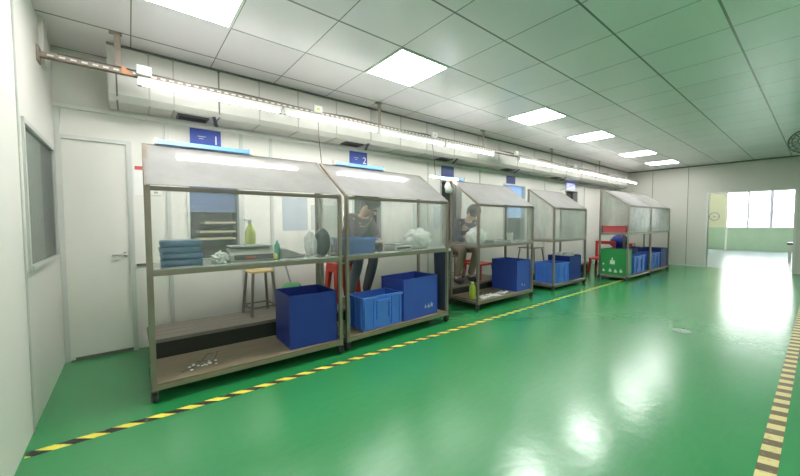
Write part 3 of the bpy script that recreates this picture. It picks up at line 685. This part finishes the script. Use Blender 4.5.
def platform(label, x0, x1, y0=3.45, y1=3.87, z=.23, boards=4):
    t = thing('work_platform', label, 'platform', ((x0 + x1) / 2, (y0 + y1) / 2, 0), 0, 'low wooden platforms behind the booths')
    w = (x1 - x0) / 2; d = (y1 - y0) / 2; bw = 2 * d / boards
    for k in range(boards): MB().box(-w, -d + k * bw + .003, z - .03, w, -d + (k + 1) * bw - .003, z).build('board', M['plank'], t)
    MB().box(-w + .02, -d + .035, .01, w - .02, -d + .05, z - .03).build('gap_shade_board', M['gapshade'], t)  # near-black board added to stand in for the deep shade under the platform
    for x in (-w + .05, 0, w - .05): MB().box(x - .03, -d + .052, z - .075, x + .03, d - .01, z - .03).build('bearer', M['plank'], t)
    for x in (-w + .05, w - .05):
        for y in (-d + .085, d - .06): MB().box(x - .03, y - .03, 0, x + .03, y + .03, z - .075).build('leg', M['plank'], t)
platform('low wooden platform behind the first booth', .10, 1.52, 3.45, 3.96)
platform('low wooden platform behind the second booth', 1.56, 3.2, 3.36, 3.9)
platform('low wooden platform behind the third booth', 3.50, 5.2, 3.46, 4.06)
platform('low wooden platform behind the fourth booth', 5.35, 8.75, 3.46, 3.90)

def stool(label, loc, rz, seat, w=.27, h=.47, group='steel-legged stools behind the booths'):
    t = thing('work_stool', label, 'stool', loc, rz, group)
    MB().box(-w / 2, -w / 2, h - .022, w / 2, w / 2, h).build('seat', seat, t, bevel=.006)
    for sx in (-1, 1):
        for sy in (-1, 1): MB().bar((sx * w * .56, sy * w * .56, 0), (sx * w * .42, sy * w * .42, h - .022), .022, .022).build('leg', M['steel'], t)
    for a, b in (((-1, -1), (1, -1)), ((1, -1), (1, 1)), ((1, 1), (-1, 1)), ((-1, 1), (-1, -1))):
        k = w * .535; MB().bar((a[0] * k, a[1] * k, .09), (b[0] * k, b[1] * k, .09), .014, .014).build('stretcher', M['steel'], t)
    return t
stool('stool with yellow wooden seat on the platform behind the first booth', (1.085, 3.79, .231), math.radians(4), M['stoolwood'], .24, .47)
stool('grey steel stool behind the gap before the fourth booth', (6.33, 3.67, .236), 0, M['steel'], .36, .47)
def plastic_stool(label, loc, rz, h=.47):
    t = thing('plastic_stool', label, 'stool', loc, rz, None)
    MB().box(-.15, -.15, h - .03, .15, .15, h).build('seat', M['red'], t, bevel=.012)
    for sx in (-1, 1):
        for sy in (-1, 1):
            a = MB(); x0, y0 = sx * .15, sy * .15; x1, y1 = sx * .175, sy * .175
            a.prism([(x0, y0, h - .025), (x0 - sx * .10, y0, h - .025), (x1 - sx * .06, y1, 0), (x1, y1, 0)], (0, -sy * .012, 0))
            a.prism([(x0, y0, h - .025), (x0, y0 - sy * .10, h - .025), (x1, y1 - sy * .06, 0), (x1, y1, 0)], (-sx * .012, 0, 0))
            a.build('leg', M['red'], t)
    MB().box(-.135, -.152, h - .11, .135, -.146, h - .03).box(-.135, .146, h - .11, .135, .152, h - .03).box(-.152, -.135, h - .11, -.146, .135, h - .03).box(.146, -.135, h - .11, .152, .135, h - .03).build('apron', M['red'], t)
plastic_stool('red plastic stool behind the posts between first and second booths', (2.09, 3.78, .234), 0)
def red_chair(label, loc, rz, w=.42):
    t = thing('plastic_chair', label, 'chair', loc, rz, 'red plastic chairs behind the booths')
    MB().box(-w / 2, -.19, .24, w / 2, .19, .27).build('seat', M['red'], t, bevel=.012)
    q = MB().box(-w / 2, .16, .27, -w / 2 + .06, .19, .56).box(w / 2 - .06, .16, .27, w / 2, .19, .56).box(-w / 2 + .06, .16, .50, w / 2 - .06, .19, .56).box(-w / 2 + .06, .16, .27, w / 2 - .06, .19, .31)
    q.build('backrest', M['red'], t, bevel=.01)
    for sx in (-1, 1):
        for sy in (-1, 1): MB().bar((sx * (w / 2 - .01), sy * .18, 0), (sx * (w / 2 - .035), sy * .16, .24), .04, .04).build('leg', M['red'], t)
    return t
red_chair('low red plastic chair with open back behind the third booth', (4.74, 3.72, .236), 0)
o = red_chair('red plastic chair behind the green box of the fifth booth', (8.72, 3.24, 0), math.radians(-90), .40)
o.scale = (1.1, 1.1, 1.34)
t = thing('waste_bin', 'tall dark bin with white rim behind the right end of second booth', 'bin', (3.36, 3.27, 0))
MB().lathe([(0, 0), (.085, 0), (.115, .82), (.108, .82), (.08, .01), (0, .01)], 20).build('body', M['navy'], t, smooth=False)
MB().lathe([(.108, .82), (.122, .815), (.124, .845), (.108, .85)], 20, ring=True).build('liner_rim', M['paper'], t)
t = thing('green_cloth', 'folded green cloth on the platform behind the large navy bin', 'cloth', (1.37, 3.62, .23))
MB().blob((0, 0, .16), (.14, .12, .17), .15, 2.5, 3, 2, -.158).build('cloth', M['green'], t, smooth=True)
tag(MB().bar((1.62, 3.95, .017), (1.42, 4.05, .86), .03, .02).build('leaning_bar', M['grey']), 'grey bar leaning on the wall behind the navy bin', 'bar')
t = thing('blue_sack', 'upright dark blue sack on the navy bin behind the fifth booth', 'sack', (9.98, 3.30, .527))
MB().blob((0, 0, .15), (.24, .2, .19), .2, 2.5, 3, 5, -.148).build('body', M['navybin'], t, smooth=True); MB().blob((0, 0, .345), (.05, .04, .03), .3, 3, 2, 1).build('tied_neck', M['navybin'], t, smooth=True)
t = thing('red_box', 'small red box with white end on the navy bin behind fifth booth', 'box', (10.72, 3.30, .527))
MB().box(-.14, -.1, 0, .14, .1, .09).build('body', M['red'], t); MB().box(-.1, -.103, .02, .05, -.1, .07).build('white_panel', M['paper'], t)

# ------------------------------------------------------------------ people
def skin(name, joints, edges, radii, m, parent=None, sub=2):
    me = bpy.data.meshes.new(name); me.from_pydata([Vector(j) for j in joints], edges, [])
    o = bpy.data.objects.new(name, me); COL.objects.link(o)
    o.modifiers.new('skin', 'SKIN')
    sv = me.skin_vertices[0].data
    for i, r in enumerate(radii):
        sv[i].radius = (r, r) if isinstance(r, (int, float)) else r
        sv[i].use_root = (i == 0)
    s = o.modifiers.new('sub', 'SUBSURF'); s.levels = s.render_levels = sub
    dg = bpy.context.evaluated_depsgraph_get(); dg.update()
    me2 = bpy.data.meshes.new_from_object(o.evaluated_get(dg)); bpy.data.objects.remove(o)
    for p in me2.polygons: p.use_smooth = True
    me2.materials.clear(); me2.materials.append(m); me2.name = name
    q = bpy.data.objects.new(name, me2); COL.objects.link(q)
    if parent: q.parent = parent
    return q
def person(label, loc, rz, seat, bow, top, legs, raised=False, feet=0., hand=.73):
    """seated figure facing local -y; origin on the floor under the pelvis; seat = seat height above origin"""
    t = thing('person', label, 'person', loc, rz)
    hp = seat + .165
    lean = .08 + bow * .10
    pel = (0, 0, hp); wst = (0, -.03, hp + .15); chs = (0, -.03 - lean, hp + .35 - bow * .02); nk = (0, -.04 - lean * 1.3, hp + .475 - bow * .05); hd0 = (0, nk[1] - .03 - bow * .02, nk[2] + .06); hd1 = (0, nk[1] - .06 - bow * .06, nk[2] + .16 - bow * .045)
    J = [pel, wst, chs, nk, hd0, hd1]; E = [(0, 1), (1, 2), (2, 3), (3, 4), (4, 5)]; Rr = [(.13, .11), (.12, .095), (.135, .10), .05, .075, .085]
    idx = {}
    for s in (-1, 1):
        b = len(J)
        sh = (s * .165, chs[1], chs[2] + .06)
        if raised and s == 1: el = (s * .20, chs[1] - .22, chs[2] - .14); wr = (s * .10, chs[1] - .30, chs[2] + .10); hn = (s * .08, chs[1] - .31, chs[2] + .18)
        else: el = (s * .22, chs[1] - .08, chs[2] - .19); wr = (s * .13, chs[1] - .21, hand + .02); hn = (s * .10, chs[1] - .28, hand)
        J += [sh, el, wr, hn]; E += [(2, b), (b, b + 1), (b + 1, b + 2), (b + 2, b + 3)]; Rr += [.055, .042, .03, (.035, .02)]
        # five fingers rooted in the palm
        hv = (Vector(hn) - Vector(wr)).normalized(); side = Vector((1, 0, 0)) if abs(hv.x) < .9 else Vector((0, 1, 0))
        for f, (o_, ln) in enumerate(((-.026, .055), (-.009, .066), (.009, .06), (.026, .046))):
            k = len(J); p = Vector(hn) + side * o_ + hv * .012; J += [tuple(p), tuple(p + hv * ln * .6 + Vector((0, 0, -.008))), tuple(p + hv * ln + Vector((0, 0, -.025)))]; E += [(b + 3, k), (k, k + 1), (k + 1, k + 2)]; Rr += [.010, .009, .008]
        k = len(J); p = Vector(wr) * .4 + Vector(hn) * .6 - side * s * .03; J += [tuple(p), tuple(p + hv * .04 - side * s * .012)]; E += [(b + 3, k), (k, k + 1)]; Rr += [.011, .009]
        c = len(J); hipj = (s * .09, -.02, hp - .02); kn = (s * .13, -.35, hp - .05); an = (s * .14, -.18, feet + .10); ft = (s * .15, -.29, feet + .05)
        J += [hipj, kn, an, ft]; E += [(0, c), (c, c + 1), (c + 1, c + 2), (c + 2, c + 3)]; Rr += [.085, .062, .04, (.038, .03)]
        idx[s] = (b, c)
    body = skin('body', J, E, Rr, M['skin'], t)
    sel = [0, 1, 2]; tj = [Vector(J[i]) for i in sel]; te = [(0, 1), (1, 2)]; tr = [(.145, .125), (.137, .112), (.15, .115)]
    tj.append((Vector(chs) * .12 + Vector(nk) * .88)); te.append((2, 3)); tr.append(.075)
    for s in (-1, 1):
        b = idx[s][0]; k = len(tj); tj += [Vector(J[b]), Vector(J[b + 1]), Vector(J[b + 1]) * .25 + Vector(J[b + 2]) * .75]; te += [(2, k), (k, k + 1), (k + 1, k + 2)]; tr += [.075, .058, .045]
    skin('shirt', tj, te, tr, top, t)
    tj = [Vector(pel) + Vector((0, 0, .03))]; te = []; tr = [(.15, .13)]
    for s in (-1, 1):
        c = idx[s][1]; k = len(tj); tj += [Vector(J[c]), Vector(J[c + 1]), Vector(J[c + 2])]; te += [(0, k), (k, k + 1), (k + 1, k + 2)]; tr += [.10, .075, .055]
    skin('trousers', tj, te, tr, legs, t)
    # hair, face
    H = Vector(hd1); fd = Vector((0, -1, -.35 - bow * .5)).normalized(); upv = Vector((0, -.3 - .3 * bow, 1)).normalized()
    MB().blob(tuple(H - fd * .02 + upv * .042), (.104, .108, .10), .06, 5, 3, 2).blob(tuple(H - fd * .085 - upv * .05), (.06, .055, .09), .1, 4, 3, 3).build('hair', M['hair'], t, smooth=True)
    q = MB()
    for s in (-1, 1): q.blob(tuple(H + fd * .082 + Vector((s * .032, 0, 0)) - upv * .0), (.011, .008, .007), 0, 1, 2)
    q.build('eyes', M['hair'], t, smooth=True)
    MB().blob(tuple(H + fd * .095 - upv * .025), (.012, .018, .02), 0, 1, 2).build('nose', M['skin'], t, smooth=True)
    MB().blob(tuple(H + fd * .085 - upv * .058), (.022, .008, .006), 0, 1, 2).build('mouth', M['mauve'], t, smooth=True)
    q = MB()
    for s in (-1, 1): q.blob((H.x + s * .088, H.y - .005, H.z - .015), (.012, .02, .03), 0, 1, 2)
    q.build('ears', M['skin'], t, smooth=True)
    for s in (-1, 1):
        c = idx[s][1]; a = Vector(J[c + 2]); b = Vector(J[c + 3])
        MB().blob(tuple((a + b) / 2 + Vector((0, -.01, -.03))), (.045, .12, .055), .03, 2, 3, 1, -.042).build('shoe', M['sock'], t, smooth=True)
    return t
person('person with black hair and mauve top sitting behind the second booth, hand raised', (2.10, 3.68, .232), math.radians(14), .47, 1.1, M['mauve'], M['trouser'])
person('person with black hair bent over the third booth table, navy top and brown trousers', (4.26, 3.80, .232), math.radians(-12), .42, 1.2, M['navy'], M['brown'])
stool('stool under the person bent over the third booth', (4.28, 3.90, .234), math.radians(-12), M['steel'], .25, .42)

# ------------------------------------------------------------------ beyond the opening
t = thing('wall_fan', 'small wall fan on the cream wall beyond the opening', 'fan', (FX - .01, 2.92, 1.42))
MB().lathe([(.155, -.012), (.17, -.006), (.17, .006), (.155, .012)], 28, (-.22, 0, 0), 'x', ring=True).build('guard_ring', M['darkgrey'], t)
q = MB()
for k in range(8): q.tube([(-.25, 0, 0), (-.23, .16 * math.cos(k * PI / 4), .16 * math.sin(k * PI / 4))], .003, 5)
q.build('guard_wire', M['grey'], t)
for k in range(3):
    a = k * 2 * PI / 3; MB().bar((-.2, .02 * math.cos(a), .02 * math.sin(a)), (-.2, .13 * math.cos(a), .13 * math.sin(a)), .06, .006, (1, 0, .3)).build('blade', M['white'], t)
MB().tube([(-.18, 0, 0), (-.08, 0, -.0), (0, 0, -.05)], .03, 10).build('bracket', M['darkgrey'], t)
tag(MB().tube([(19.4, 2.50, 0), (19.4, 2.50, 3.0)], .03, 10).build('pipe', M['white']), 'white vertical pipe left of the bright windows', 'pipe')
t = thing('side_bench', 'small dark topped bench just beyond the right jamb', 'bench', (15.1, .35, 0))
MB().box(-.3, -.25, .53, .3, .27, .58).build('top', M['darkgrey'], t)
for sx in (-1, 1):
    for sy in (-1, 1): MB().box(sx * .26 - .02, sy * .22 - .02, 0, sx * .26 + .02, sy * .22 + .02, .53).build('leg', M['alum'], t)
# ceiling fan at the right edge
t = thing('ceiling_fan', 'small caged fan hung under the ceiling at the right edge', 'fan', (7.6, .195, CH))
MB().tube([(.1, 0, 0), (.1, 0, -.34)], .014, 10).lathe([(0, 0), (.06, 0), (.05, -.03), (0, -.03)], 16, (.1, 0, 0)).build('stem', M['grey'], t)
MB().lathe([(0, -.02), (.05, .0), (.055, .09), (.02, .13), (0, .13)], 18, (0, 0, -.35), 'x').build('motor', M['darkgrey'], t, smooth=True)
q = MB()
for x, r in ((-.10, .06), (-.085, .12), (-.05, .158), (-.0, .158)):
    q.tube([(x, r * math.cos(k * PI / 14), -.35 + r * math.sin(k * PI / 14)) for k in range(29)], .006, 6)
for k in range(14):
    a = k * PI / 7; c_, s_ = math.cos(a), math.sin(a); q.tube([(-.10, .06 * c_, -.35 + .06 * s_), (-.085, .12 * c_, -.35 + .12 * s_), (-.05, .158 * c_, -.35 + .158 * s_), (0, .158 * c_, -.35 + .158 * s_), (.04, .05 * c_, -.35 + .05 * s_)], .0035, 5)
q.build('guard', M['darkgrey'], t)
for k in range(3):
    a = k * 2 * PI / 3 + .4; MB().bar((-.04, .03 * math.cos(a), -.35 + .03 * math.sin(a)), (-.04, .13 * math.cos(a), -.35 + .13 * math.sin(a)), .07, .005, (1, 0, .3)).build('blade', M['alum'], t)

# ------------------------------------------------------------------ daylight
wd = bpy.data.worlds.new('World'); S.world = wd; wd.use_nodes = True
nt = wd.node_tree; nt.nodes.clear()
sky = nt.nodes.new('ShaderNodeTexSky'); sky.sky_type = 'HOSEK_WILKIE'; sky.sun_direction = (-.4, .3, .85); sky.turbidity = 8.
mx = nt.nodes.new('ShaderNodeMix'); mx.data_type = 'RGBA'; mx.inputs[0].default_value = .85; mx.inputs[7].default_value = (1, .99, 1.0, 1)
nt.links.new(sky.outputs[0], mx.inputs[6])
bg = nt.nodes.new('ShaderNodeBackground'); bg.inputs[1].default_value = 10.
ow = nt.nodes.new('ShaderNodeOutputWorld')
nt.links.new(mx.outputs[2], bg.inputs[0]); nt.links.new(bg.outputs[0], ow.inputs[0])
lp = bpy.data.lights.new('window_portal', 'AREA'); lp.shape = 'RECTANGLE'; lp.size = 3.1; lp.size_y = 1.45; lp.cycles.is_portal = True
lo = bpy.data.objects.new('window_portal', lp); COL.objects.link(lo); lo.location = (FX + .15, 1.0, 1.7); lo.rotation_euler = (0, PI / 2, 0)

# ------------------------------------------------------------------ camera
f, yaw, pit, rol, H = 338.09, math.radians(38.690), math.radians(2.6077), math.radians(-.1966), 1.2046
fh = Vector((math.sin(yaw), math.cos(yaw), 0)); up = Vector((0, 0, 1)); r0 = Vector((math.cos(yaw), -math.sin(yaw), 0))
F = fh * math.cos(pit) - up * math.sin(pit); u0 = fh * math.sin(pit) + up * math.cos(pit)
Rv = r0 * math.cos(rol) + u0 * math.sin(rol); U = -r0 * math.sin(rol) + u0 * math.cos(rol)
cd = bpy.data.cameras.new('Camera'); cam = bpy.data.objects.new('Camera', cd); COL.objects.link(cam)
cd.sensor_fit = 'HORIZONTAL'; cd.sensor_width = 36.; cd.lens = f / 800 * 36.; cd.clip_start = .02
mw = Matrix((Rv, U, -F)).transposed().to_4x4(); mw.translation = (0, 0, H); cam.matrix_world = mw
S.camera = cam

S.view_settings.view_transform = 'Standard'; S.view_settings.look = 'None'; S.view_settings.gamma = 1.; S.view_settings.use_curve_mapping = False
S.view_settings.exposure = .95
c = S.cycles
c.use_denoising = True; c.max_bounces = 10; c.diffuse_bounces = 5; c.glossy_bounces = 4; c.transmission_bounces = 6; c.transparent_max_bounces = 32
c.caustics_reflective = False; c.caustics_refractive = False; c.sample_clamp_indirect = 8.
